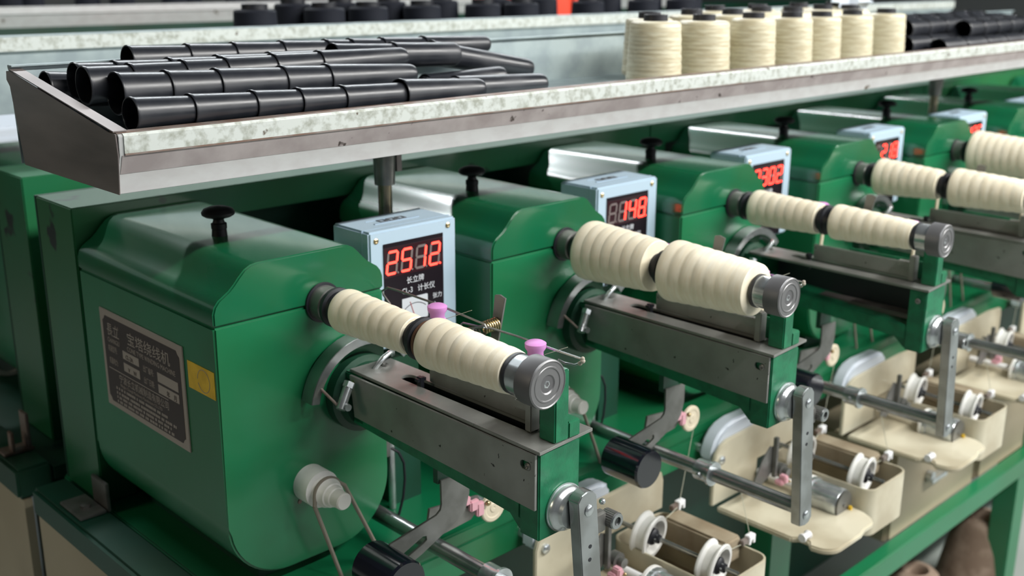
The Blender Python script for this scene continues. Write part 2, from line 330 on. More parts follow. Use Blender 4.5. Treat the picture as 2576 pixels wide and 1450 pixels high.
# ---------------------------------------------------------------- winding machine (local x, y, z of the first one)
def lid_profile():
    h = [(0, .0005), (0, .013), (.0022, .0195), (.0065, .0247), (.012, .0282), (.0175, .0317), (.023, .0368), (.0283, .0427), (.0345, .0486), (.041, .0519), (.048, .053)]
    return h+[(.19-x, z) for x, z in reversed(h)]
def make_machine():
    t = thing('winding_machine', (0, 0, -0.283), 'x', 'machine', 'green winding heads of the near row')
    hp = [(0, 0), (0, -.2)]+arc(.066, -.2, .066, 180, 270, 12)+arc(.124, -.2, .066, 270, 360, 12)+[(.19, 0)]
    put(MB().prism(hp, 'y', 0, .285), 'housing', M['green'], t, bevel=.0022, smooth=40)
    put(MB().box((.045, .03, -.283), (.145, .28, -.262)), 'foot', M['green_dark'], t)
    lid = put(MB().prism(lid_profile(), 'y', -.0006, .286), 'lid', M['green_gloss'], t, bevel=.0016, smooth=44)
    kx, ky = .077, .117
    kn = MB().lathe((kx, ky, .0530), (0, 0, 1), [(0, .0078), (.007, .0072), (.0075, .0078), (.0125, .0078), (.0135, .0060), (.0165, .0052), (.0185, .0062), (.0195, .0130), (.0215, .0160), (.0240, .0165), (.0270, .0145), (.0290, .0095), (.0300, .0001)], 32).build('knob', M['black'], lid)
    kn['label'] = 'black mushroom knob'
    # spindle
    ax, az = .1165, .001
    sp = put(MB().lathe((ax, 0, az), (0, -1, 0), [(.010, .013), (.266, .0118), (.2665, .0165), (.2855, .0165)], 40), 'spindle', M['zinc'], t)
    sb = MB().lathe((ax, 0, az), (0, -1, 0), [(0, .0172), (.017, .0172), (.0185, .0160), (.019, .013)], 40).build('spindle_base', M['dullsteel'], sp)
    MB().lathe((ax, -.2665, az), (0, -1, 0), [(0, .0145), (.0005, .0172), (.004, .0172), (.0045, .0145)], 40).build('black_collar', M['rubber'], sp)
    MB().lathe((ax, -.2850, az), (0, -1, 0), [(0, .0190), (.0006, .0203), (.0165, .0203), (.0172, .0200)], 48).build('end_knob', M['knobgrey'], sp)
    MB().lathe((ax, -.3020, az), (0, -1, 0), [(0, .0200), (.001, .0202), (.0018, .0190), (.0012, .0182), (.0012, .0150), (.0016, .0146), (.0016, .0135), (.0010, .0130), (.0010, .0080), (-.001, .0055), (-.003, .0050), (-.004, .0001)], 48).build('end_cap', M['face'], sp, smooth=20)
    MB().lathe((ax, -.3000, az), (0, -1, 0), [(0, .0045), (.002, .0042), (.0025, .0020), (.0012, .0018), (.0012, .0001)], 6).build('screw', M['zinc'], sp)
    put(MB().lathe((ax, -.001, az), (0, -1, 0), [(0, .0200), (.0016, .0198), (.0018, .0175)], 40), 'rubber_seal', M['rubber'], t)
    # arm casting
    arm = put(MB().box((.131, -.281, -.150), (.180, -.258, -.070)).prism([(-.258, -.137), (-.258, -.118), (-.02, -.104), (-.02, -.122)], 'x', .131, .180)
              .box((.176, -.258, -.125), (.180, -.02, -.070)).box((.131, -.040, -.120), (.176, -.012, -.070)).prism([(-.262, -.120), (-.262, -.150), (-.255, -.148), (-.235, -.130)], 'x', .133, .178),
              'support_arm', M['green_cast'], t, bevel=.0012)
    MB().lathe((.155, 0, -.100), (0, -1, 0), [(0, .040), (.012, .040), (.014, .034), (.024, .032)], 32).build('pivot_flange', M['green_dark'], arm)
    out = [(.1285, -.2835), (.198, -.279), (.198, -.250), (.181, -.247), (.181, -.018), (.1325, -.018)]
    slot = arc(.1595, -.243, .007, 180, 360, 8)+arc(.1595, -.076, .007, 0, 180, 8)
    tp = MB().holed(out, [slot], 'z', -.070, -.067).build('top_plate', M['plate'], arm, bevel=.0004); tp['label'] = 'oiled steel top plate with long slot'
    MB().box((.150, -.255, -.116), (.170, -.045, -.110)).build('drip_tray', M['end_steel'], arm)
    MB().box((.1745, -.256, -.122), (.1757, -.042, -.072)).build('arm_shade_sheet', M['rubber'], arm)  # black sheet added to darken the inside of the arm, painted shade
    pl = MB().holed([(-.024, -.0705), (-.279, -.0705), (-.279, -.121), (-.030, -.1130)], [rrect(-.274, -.0865, -.262, -.079, .003, 3)], 'x', .1275, .1305).build('side_plate', M['plate'], arm, bevel=.0003)
    MB().lathe((.1283, -.271, -.083), (-1, 0, 0), [(0, .0035), (.0015, .0033), (.0022, .0018), (.0010, .0001)], 16).build('screw', M['dullsteel'], arm)
    MB().lathe((.164, -.034, -.067), (0, 0, 1), [(0, .0042), (.0010, .0040), (.0018, .0024), (.0008, .0001)], 16).build('screw', M['dullsteel'], arm)
    MB().lathe((.1285, -.030, -.077), (-1, 0, 0), [(0, .003), (.0012, .0028), (.0018, .0001)], 12).build('screw', M['brass'], arm)
    up_ = MB().box((.149, -.281, -.067), (.1655, -.262, -.004)).box((.1655, -.281, -.067), (.180, -.262, -.052)).box((.170, -.262, -.067), (.174, -.15, -.044)).build('upright_bracket', M['green_cast'], arm, bevel=.0012)
    MB().box((.1655, -.243, -.0665), (.1690, -.100, -.047)).box((.150, -.252, -.066), (.161, -.244, -.034)).box((.156, -.2435, -.052), (.1655, -.225, -.044)).build('traverse_bar', M['plate'], arm, bevel=.001)
    MB().box((.152, -.104, -.080), (.156, -.098, -.058)).box((.149, -.1035, -.062), (.159, -.0985, -.059)).build('slide_pin', M['rubber'], arm)
    # hub and link bar
    hub = put(MB().lathe((.160, -.2815, -.127), (0, -1, 0), [(0, .0215), (.0015, .0215), (.0016, .0205), (.004, .0203), (.0065, .0190), (.0080, .0165), (.0095, .0160), (.0125, .0150), (.0128, .010)], 48), 'pivot_hub', M['zinc'], t, smooth=60)
    def lb(u): return .162+(u*.0165)
    lk = put(MB().prism([(lb(0)-.0115, -.112), (lb(0)-.0070, -.1065), (lb(0), -.1045), (lb(0)+.0070, -.1065), (lb(0)+.0115, -.112), (lb(1)+.0115, -.262), (lb(1)+.0070, -.2675), (lb(1), -.269), (lb(1)-.0115, -.2665)], 'y', -.2955, -.3070), 'link_bar', M['steel'], t, bevel=.0008); lk['label'] = 'bright flat link bar'
    for u, z in ((0.12, -.1225), (.95, -.256)):
        MB().lathe((lb(u), -.307, z), (0, -1, 0), [(0, .0050), (.0008, .0052), (.0016, .0042), (.0022, .0028), (.0024, .0001)], 24).build('bolt', M['zinc'], lk)
    for z in (-.157, -.1695):
        MB().cyl((lb(.28), -.3066, z), (lb(.28), -.3073, z), .0019, n=12).build('hole', M['rubber'], lk)
    put(MB().box((.176, -.298, -.158), (.198, -.289, -.138)), 'knob_bracket', M['dullsteel'], t, bevel=.002)
    kp = []; 
    for i in range(48):
        r = .0078 if i % 2 else .0073; a = 2*math.pi*i/48; kp.append((.2035+r*math.cos(a), -.148+r*math.sin(a)))
    kk = put(MB().prism(kp, 'y', -.291, -.304), 'knurled_knob', M['dullsteel'], t, smooth=15)
    MB().lathe((.2035, -.304, -.148), (0, -1, 0), [(0, .0078), (.0015, .0070), (.0015, .0040), (-.003, .0036), (-.003, .0001)], 24).build('knob_face', M['steel'], kk)
    MB().ball((.2050, -.286, -.1365), .003).build('stop_ball', M['zinc'], kk)
    # tension rod, weight, lever plate
    rd = put(MB().cyl((.183, .03, -.2535), (.183, -.2952, -.2535), .0085), 'tension_rod', M['steel'], t)
    MB().lathe((.183, -.160, -.2535), (0, -1, 0), [(0, .0085), (0.0002, .0125), (.018, .0125), (.0185, .0145), (.022, .0145), (.0225, .0085)], 32).build('collar', M['zinc'], rd)
    MB().lathe((.174, -.170, -.2535), (-1, 0, -.25), [(0, .004), (.006, .004), (.007, .0025)], 6).build('set_screw', M['zinc'], rd)
    A1 = [(.1520, -.1540), (.1880, -.1560), (.1880, -.1790), (.1829, -.1944), (.1775, -.2010), (.1272, -.2222), (.0850, -.2350), (.0720, -.2180), (.0901, -.1972), (.1460, -.1880), (.1510, -.1845), (.1525, -.1790)]
    hole = [(.0990, -.2150), (.1290, -.2040), (.1330, -.2050), (.1335, -.2090), (.1305, -.2110), (.1005, -.2215), (.0965, -.2200), (.0962, -.2165)]
    lp = put(MB().holed(A1, [hole], 'y', -.1310, -.1285), 'lever_plate', M['dullsteel'], t, bevel=.0003)
    put(MB().box((.150, -.1285, -.158), (.178, -.122, -.130)), 'lever_block', M['green_dark'], t)
    put(MB().prism([(.170, -.205), (.235, -.213), (.240, -.225), (.225, -.237), (.180, -.240), (.165, -.232)], 'y', -.0915, -.0885), 'wheel_plate', M['dullsteel'], t, bevel=.0004)
    wt = put(MB().lathe((.0770, -.118, -.2165), (0, -1, 0), [(0, .0205), (.0015, .0225), (.0500, .0225), (.0525, .0210)], 48), 'counterweight', M['navy'], t, smooth=30)
    wt['label'] = 'glossy black cylindrical counterweight'
    wh = put(MB().lathe((.2525, -.0915, -.2306), (0, -1, 0), [(0, .015), (.0015, .0168), (.0045, .0168), (.0055, .0155), (.0058, .0120), (.0050, .0105), (.0053, .0060), (.0062, .0050), (.0062, .0015), (.0055, .0001)], 36), 'guide_wheel', M['ivory'], t, smooth=25)
    MB().box((.218, -.100, -.224), (.230, -.094, -.212)).box((.226, -.101, -.232), (.236, -.095, -.216)).box((.212, -.098, -.216), (.220, -.094, -.206)).build('clip', M['pink'], wh, bevel=.0015)
    MB().ball((.2400, -.1010, -.2200), .0030).build('rivet', M['brass'], wh)
    put(MB().cyl((.2525, -.088, -.2306), (.2525, -.070, -.2306), .004), 'axle', M['zinc'], t)
    put(MB().cyl((.236, .055, -.120), (.236, .055, -.2825), .0042), 'pipe', M['zinc'], t)
    put(MB().cyl((.2285, .055, -.120), (.2285, .055, -.215), .0048), 'pipe', M['dullsteel'], t)
    put(MB().tube([(.225, .04, -.200), (.231, .035, -.205), (.238, .035, -.220), (.239, .035, -.240), (.236, .035, -.262), (.229, .035, -.2815)], .0016), 'cable', M['rubber'], t)
    # pulley and belt
    pu = put(MB().lathe((.0915, 0, -.1815), (0, -1, 0), [(0, .0190), (.022, .0190), (.023, .0140), (.026, .0125), (.030, .0135), (.033, .0150), (.036, .0130), (.040, .0125), (.041, .0112), (.044, .0105), (.046, .0100), (.047, .0090), (.058, .0086), (.0595, .0075)], 48), 'step_pulley', M['white'], t, smooth=28)
    pu['label'] = 'white nylon step pulley'
    bp = [(.0760, -.1915)]+[(.0915+.0148*math.cos(R_(a)), -.1815+.0148*math.sin(R_(a))) for a in range(175, 10, -15)]+[(.1116, -.1804), (.1444, -.2536), (.178, -.335)]+[(.152+.028*math.cos(R_(a)), -.345+.028*math.sin(R_(a))) for a in range(0, -181, -20)]
    put(MB().tube([(x, -.031, z) for x, z in bp+[bp[0]]], .0021, 8), 'drive_belt', M['belt'], t)
    put(MB().cyl((.152, -.020, -.345), (.152, -.045, -.345), .026), 'lower_pulley', M['dullsteel'], t)
    # arc slide, bolt, curved handle
    ga = put(MB().prism(arc(.152, -.104, .067, 170, 35, 20)+arc(.152, -.104, .0575, 35, 170, 20), 'y', -.0015, -.0195), 'arc_slide', M['steel'], t, bevel=.0005); ga['label'] = 'curved dull steel slide'
    bo = put(MB().cyl((.1175, -.035, -.0780), (.1045, -.040, -.0955), .0048, n=12), 'clamp_bolt', M['zinc'], t)
    MB().cyl((.1210, -.034, -.0735), (.1175, -.035, -.0780), .0058, n=6).build('nut', M['zinc'], bo)
    MB().cyl((.1090, -.047, -.0930), (.1100, -.040, -.0930), .0035, n=12).build('pin_head', M['zinc'], bo)
    MB().cyl((.0975, -.018, -.0780), (.1055, -.040, -.0950), .0014, n=8).build('pin', M['rust'], bo)
    put(MB().tube([(.146, -.030, -.078), (.152, -.034, -.066), (.160, -.036, -.058), (.169, -.034, -.0555), (.178, -.028, -.058), (.184, -.020, -.064)], .0026, 10), 'curved_handle', M['zinc'], t)
    # yarn guides, wire guard, springs
    for k, (y, z) in enumerate(((-.101, -.0006), (-.2307, -.0046))):
        g = put(MB().lathe((.176, y, z-.010), (0, 0, 1), [(0, .0060), (.001, .0092), (.004, .0092), (.006, .0070), (.010, .0070), (.0135, .0092), (.0175, .0094), (.019, .0070)], 20), 'thread_guide', M['mauve'], t)
        MB().tube([(.176, y, z-.010), (.174, y-.006, z-.026), (.168, y-.008, z-.050)], .0024).build('guide_stem', M['ivory'], g)
    wire = [(0.1830, -0.0224, -0.0237), (0.1840, -0.0185, -0.0111), (0.1840, -0.0085, -0.0042), (0.1840, -0.0068, 0.0000), (0.1840, -0.0154, 0.0051), (0.1840, -0.0313, 0.0057), (0.1840, -0.0917, 0.0048), (0.1840, -0.1582, 0.0004), (0.1840, -0.1609, -0.0035)]  # wire points worked out beforehand from image pixels on an assumed depth plane
    wg = put(MB().tube(wire, .0011), 'wire_guard', M['dullsteel'], t)
    wire2 = [(0.1840, -0.1625, -0.0012), (0.1840, -0.1995, -0.0004), (0.1840, -0.2480, -0.0013), (0.1840, -0.2763, -0.0014), (0.1840, -0.2782, -0.0037), (0.1830, -0.2698, -0.0085), (0.1800, -0.2612, -0.0083), (0.1780, -0.2561, -0.0063), (0.1760, -0.2562, -0.0100)]
    MB().tube(wire2, .0011).build('front_wire', M['steel'], wg)
    MB().ball((0.1840, -0.2782, -0.0030), .0022).ball((0.1840, -0.2751, -0.0059), .0020).ball((0.1840, -0.2781, -0.0009), .0018).build('knotted_yarn', M['twine'], wg)
    MB().tube([(0.1780, -0.1054, -0.0065), (0.1840, -0.1406, 0.0100)], .00025, 5).tube([(0.1780, -0.2397, -0.0059), (0.1840, -0.2608, 0.0048)], .00025, 5).build('thread_strand', M['string'], wg)
    MB().tube([(0.1880, -0.1186, -0.0209), (0.1880, -0.1204, -0.0098), (0.1880, -0.1238, -0.0071), (0.1880, -0.1458, -0.0053), (0.1860, -0.1571, -0.0014)], .0010).build('hook_wire', M['steel'], wg)
    MB().tube([(0.1880, -0.1386, -0.0210), (0.1880, -0.1253, -0.0181), (0.1880, -0.1237, -0.0153), (0.1880, -0.1321, -0.0102), (0.1860, -0.1550, -0.0034)], .0010).build('hook_wire', M['steel'], wg)
    sp_ = MB().tube(helix((0.1900, -0.1496, -0.0064), (0.2050, -0.1539, -0.0038), .0054, 7), .0009, 6).build('spring', M['brass'], wg); sp_['label'] = 'brass coil spring'
    MB().tube(helix((0.1920, -0.1264, -0.0211), (0.1920, -0.1484, -0.0095), .0046, 6), .0008, 6).build('spring', M['dullsteel'], wg)
    fb = [(0.2050, -0.1496, 0.0225), (0.2050, -0.1560, 0.0239), (0.2050, -0.1633, 0.0217), (0.2050, -0.1528, -0.0262), (0.2050, -0.1430, -0.0287)]
    MB().prism([(p[1], p[2]) for p in fb], 'x', .204, .2065).build('flat_bar', M['dullsteel'], wg, bevel=.0003)
    return t

# ---------------------------------------------------------------- nameplate of the first machine
def make_nameplate(t):
    y0, y1, z0, z1 = .240, .0615, -.0325, -.1410
    W = y0-y1; H = z0-z1
    n = put(MB().box((-.0016, y1, z1), (-.0001, y0, z0)), 'nameplate', M['platesilver'], t, bevel=.0004)
    n['label'] = 'brown and silver metal nameplate'
    m = .0065; c = .006
    MB().prism([(y0-m, z0-m-c), (y0-m-c*.6, z0-m-c*.6), (y0-m-c, z0-m), (y1+m+c, z0-m), (y1+m+c*.6, z0-m-c*.6), (y1+m, z0-m-c), (y1+m, z1+m+c), (y1+m+c*.6, z1+m+c*.6), (y1+m+c, z1+m), (y0-m-c, z1+m), (y0-m-c*.6, z1+m+c*.6), (y0-m, z1+m+c)], 'x', -.0019, -.0015).build('brown_field', M['platebrown'], n)
    def T(name, s, u, v, size, sx=1.0, m=M['platesilver'], x=-.00200):
        mw = Matrix.Translation((x, y0-u*W, z0-v*H)) @ Matrix(((0, 0, -1), (-1, 0, 0), (0, 1, 0))).to_4x4()
        return text(name, s, size, m, n, mw, sx=sx)
    T('title_lettering', '長立', .085, .235, .0150, .95)
    T('title_lettering', '®', .225, .15, .0045)
    T('title_lettering', '宝塔绕线机', .345, .235, .0150, 1.22)
    T('english_lettering', 'CHANGLI', .085, .315, .0074, .85)
    T('english_lettering', 'CONE TYPE WINDING MACHINE', .335, .315, .0074, .93)
    T('field_lettering', '机器型号:', .085, .405, .0078, .62); T('field_lettering', '机器电力:', .085, .530, .0078, .62)
    T('field_lettering', '出厂编号:', .520, .430, .0078, .70); T('field_lettering', '出厂日期:', .520, .545, .0078, .70)
    fs = MB()
    for u0, v0, u1, v1 in ((.275, .335, .475, .415), (.275, .455, .475, .540), (.695, .365, .93, .455), (.695, .480, .93, .565)):
        fs.box((-.0023, y0-u1*W, z0-v1*H), (-.0018, y0-u0*W, z0-v0*H))
    fs.box((-.0022, y0-.80*W, z0-.592*H), (-.0018, y0-.07*W, z0-.585*H))
    fs.build('blank_field', M['platesilver'], n)
    T('field_lettering', 'CL-2A', .31, .405, .0068, .9, M['platebrown'], -.0024); T('field_lettering', 'V    W', .33, .530, .0068, 1, M['platebrown'], -.0024)
    T('field_lettering', '年    月', .79, .553, .0068, 1, M['platebrown'], -.0024)
    T('maker_lettering', '宁波长立机械制造有限公司', .19, .685, .0098, .93)
    T('maker_lettering', 'Ningbo Changli Machinery Manufacture CO.,LTD', .20, .735, .0046, 1.0)
    rnd = random.Random(5); sm = MB()                       # the print below is too small to read: strokes only
    for v, u1 in ((.785, .76), (.835, .86), (.880, .80), (.925, .84)):
        u = .14
        while u < u1:
            du = rnd.uniform(.010, .018)
            sm.box((-.0021, y0-(u+du)*W, z0-v*H), (-.0018, y0-u*W, z0-(v-.026)*H)); u += du+rnd.choice((.004, .006, .018))
    sm.build('small_print', M['platesilver'], n)
    s = put(MB().box((-.0006, .0055, -.0705), (-.0001, .0545, -.0435)), 'sticker', M['yellow'], t); s['label'] = 'yellow rectangular sticker'
    ring = MB(); 
    ring.prism(arc(.025, -.057, .0115, 0, 340, 24)+arc(.025, -.057, .0108, 340, 0, 24), 'x', -.0009, -.0006); ring.build('ring_print', M['beige'], s)
    rs = put(MB().lathe((.079, -.0001, -.1985), (0, -1, 0), [(0, .0026), (.0006, .0022)], 10), 'rust_spot', M['rust'], t)

# ---------------------------------------------------------------- length counter
SEG = {'0': 'abcdef', '1': 'bc', '2': 'abged', '3': 'abgcd', '4': 'fgbc', '5': 'afgcd', '6': 'afgedc', '7': 'abc', '8': 'abcdefg', '9': 'abcdfg', ' ': ''}
def make_counter(n, digits, dx, dz, label):
    X = P*n+dx
    t = thing('length_counter', (X+.262, .066, -.283), label, 'counter', 'digital length counters beside the winding heads')
    def pp(mb, name, m, **k): o = mb.build(name, m, t, **k); o.location = Vector((X, 0, dz))-Vector(t.location); return o
    x0, x1, yf, yb, z0, z1 = .2035, .3225, .0355, .0995, -.082, .0490
    cs = pp(MB().box((x0, yf, z0), (x1, yb, z1)), 'case', M['box'], bevel=.0022)
    MB().box((x0-.0003, yf+.012, z0-.0003), (x1+.0003, yf+.0125, z1+.0003)).build('case_seam', M['lab'], cs)
    pp(MB().box((.245, .060, -.283-dz), (.285, .085, z0)), 'stand', M['green_dark'])
    lb = pp(MB().box((.232, .062, z1), (.292, .0645, z1+.0008)).box((.232, .0785, z1), (.262, .0790, z1+.0006)), 'moulded_label', M['lab'])
    sq = MB()
    for k in range(3):
        a = .244+k*.0125; sq.holed([(a, .067), (a+.010, .067), (a+.010, .077), (a, .077)], [[(a+.002, .069), (a+.008, .069), (a+.008, .075), (a+.002, .075)]], 'z', z1, z1+.0006)
    sq.build('square_mark', M['knobgrey'], lb)
    for xs, zs in ((x0+.009, z1-.010), (x1-.012, z1-.008)):
        s = pp(MB().lathe((xs, yf+.0004, zs), (0, -1, 0), [(0, .0032), (.0010, .0031), (.0018, .0018), (.0010, .0001)], 18), 'case_screw', M['brass'])
    pn = pp(MB().box((.2212, yf-.0008, -.080), (.3030, yf+.0005, .0340)), 'front_panel', M['panel'], bevel=.0003)
    wn = MB().box((.2215, yf-.0014, -.0030), (.3022, yf-.0008, .0295)).build('display_window', M['window'], pn)
    H = .0235; Wd = .0125; th = .0026; zb = .0012
    def quad(cx, cz, hz, L):
        h = th/2; L = L/2
        if hz: return [(cx-L, cz), (cx-L+h, cz+h), (cx+L-h, cz+h), (cx+L, cz), (cx+L-h, cz-h), (cx-L+h, cz-h)]
        return [(cx, cz-L), (cx+h, cz-L+h), (cx+h, cz+L-h), (cx, cz+L), (cx-h, cz+L-h), (cx-h, cz-L+h)]
    def shear(pts, xo): return [(xo+x+.13*z, zb+z) for x, z in pts]
    g = .0004; half = H/2
    S = {'a': quad(Wd/2, H, 1, Wd-g), 'g': quad(Wd/2, half, 1, Wd-g), 'd': quad(Wd/2, 0, 1, Wd-g), 'f': quad(0, H*.75, 0, half-g), 'b': quad(Wd, H*.75, 0, half-g), 'e': quad(0, H*.25, 0, half-g), 'c': quad(Wd, H*.25, 0, half-g)}
    for k, ch in enumerate(digits[:4]):
        xo = .2240+k*.0194; on = MB(); off = MB()
        for q, pts in S.items():
            (on if q in SEG[ch] else off).prism(shear(pts, xo), 'y', yf-.0019, yf-.0012)
        last = k == 3
        (on if last else off).prism(arc(xo+Wd+.0026, zb, .0011, 0, 330, 10), 'y', yf-.0019, yf-.0012)
        if on.v: o = on.build('lit_digit', M['led'], pn); o['label'] = 'glowing red digit segments'
        if off.v: off.build('unlit_segments', M['ledoff'], pn)
    def T(s, x, z, size, sx=1):
        mw = Matrix.Translation((x, yf-.0011, z)) @ Matrix(((1, 0, 0), (0, 0, -1), (0, 1, 0))).to_4x4()
        text('lettering', s, size, M['print'], pn, mw, sx=sx)
    T('长立牌', .2505, -.0135, .0082); T('CL-3', .2440, -.0245, .0088, .85); T('计长仪', .2655, -.0245, .0082)
    T('张力', .2865, -.0370, .0068); T('+', .2875, -.0455, .0068)
    ga = MB().prism(rrect(.2435, -.0560, .2790, -.0300, .0012, 3), 'y', yf-.0018, yf-.0008).build('gauge', M['gauge'], pn)
    gs = MB().prism(arc(.2612, -.0600, .0235, 130, 50, 14)+arc(.2612, -.0600, .0228, 50, 130, 14), 'y', yf-.0020, yf-.0018).prism([(.2585, -.056), (.2635, -.056), (.2625, -.0525), (.2595, -.0525)], 'y', yf-.0021, yf-.0018).build('gauge_scale', M['panel'], pn)
    MB().prism([(.2540, -.0345), (.2546, -.0345), (.2614, -.054), (.2606, -.054)], 'y', yf-.0022, yf-.0018).build('gauge_needle', M['led'] if 0 else M['red'], pn)
    return t

# ---------------------------------------------------------------- winding machines in the row
LED = ['2512', ' 148', '2302', ' 210', '2476', '1530', ' 894', '2063']
CD = [(-.003, 0), (.0095, 0), (-.0095, .004), (.008, .002), (0, 0), (.003, 0), (0, 0), (-.002, 0)]
proto = make_machine()
machines = [proto]
index_kids()
for n in range(1, NM):
    c = copy_tree(proto); c.location.x += P*n; machines.append(c)
make_nameplate(proto)
MW = ['nearest green winding machine with the brown nameplate and yellow sticker on its side',
      'second green winding machine from the left, carrying the two fattest near thread cones',
      'third green winding machine from the left, its arm open without a steel side plate',
      'fourth green winding machine from the left, in front of the counter reading 210',
      'fifth green winding machine from the left, its spindle cut by the right edge',
      'sixth green winding machine from the left, only its head in the frame',
      'seventh green winding machine, mostly hidden at the far right edge',
      'farthest green winding machine of the near row, beyond the right edge']
for mch, l in zip(machines, MW): mch['label'] = l
# the third arm is open on its side
for ch in list(D.objects):
    if ch.parent and ch.parent.parent == machines[2] and ch.name.startswith('side_plate'): D.objects.remove(ch)
LC = ['grey-blue counter box reading 2512 in red digits', 'grey-blue counter box whose first digit is dark, then 148 in red', 'grey-blue counter box reading 302 in red digits, third from the left',
      'grey-blue counter box with blurred red 10, fourth from the left', 'fifth grey-blue counter box from the left, red digits cut by a thread cone', 'sixth grey-blue counter box from the left at the right edge', 'seventh grey-blue counter box, past the right edge', 'eighth grey-blue counter box, farthest right']
for n in range(NM): make_counter(n, LED[n], CD[n][0], CD[n][1], LC[n])

# ---------------------------------------------------------------- thread cones on the spindles
CN = {0: [(.038, .141, .0215, .0180), (.165, .266, .0228, .0188)], 1: [(.040, .138, .0345, .0290), (.161, .265, .0335, .0275)],
      2: [(.036, .135, .0240, .0205), (.157, .264, .0230, .0178)], 3: [(.036, .135, .0285, .0225), (.157, .264, .0285, .0235)],
      4: [(.036, .138, .0390, .0330), (.160, .264, .0370, .0310)], 5: [(.036, .136, .0300, .0250), (.159, .264, .0300, .0240)],
      6: [(.036, .136, .0340, .0290), (.159, .264, .0330, .0270)], 7: [(.036, .136, .0260, .0220), (.159, .264, .0260, .0210)]}
for n, cs in CN.items():
    for k, (a, b, r0, r1) in enumerate(cs):
        L = b-a; nb = 7; cz = [(0.0, .0135), (0.0, r0-.0022), (.0007, r0-.0008)]
        for i in range(nb):
            ta = .0015+(L-.003)*i/nb; tb = .0015+(L-.003)*(i+1)/nb
            ra = r0+(r1-r0)*i/nb; rb = r0+(r1-r0)*(i+1)/nb
            q = .00048*(b-a)/.10
            cz += [(ta+(tb-ta)*u, ra+(rb-ra)*u-q+q*2.0*math.sin(math.pi*u**.8)*.7) for u in (0, .1, .22, .36, .5, .64, .78, .9)]
        cz += [(L-.0006, r1-.0006), (L, r1-.0018), (L, .0135)]
        pos = ['rear', 'front'][k]
        t = thing('thread_cone', (.1165+P*n, -a, .001), '%s cone of cream thread on the spindle of the %s winding machine from the left' % (pos, ORD[n]), 'thread cone', 'cream thread cones spinning on the spindles')
        MB().lathe((0, 0, 0), (0, -1, 0), cz, 64).build('wound_thread', M['thread'], t, smooth=20)
        MB().lathe((0, 0, 0), (0, -1, 0), [(-.016, .0125), (-.016, .0175), (-.0152, .0194), (-.0110, .0194), (-.010, .0165), (0, .0152), (L, .0142), (L+.006, .0140), (L+.006, .0125)], 40, closed=True).build('core_tube', M['rubber'], t)
        if n == 0 and k == 1:
            o = MB().lathe((0, 0, 0), (0, -1, 0), [(-.0085, .0160), (-.008, .0180), (-.0065, .0185), (-.0045, .0182), (-.004, .0160)], 40, closed=True).build('brown_yarn_band', mat('brown_band', (.12, .055, .03), .6), t)
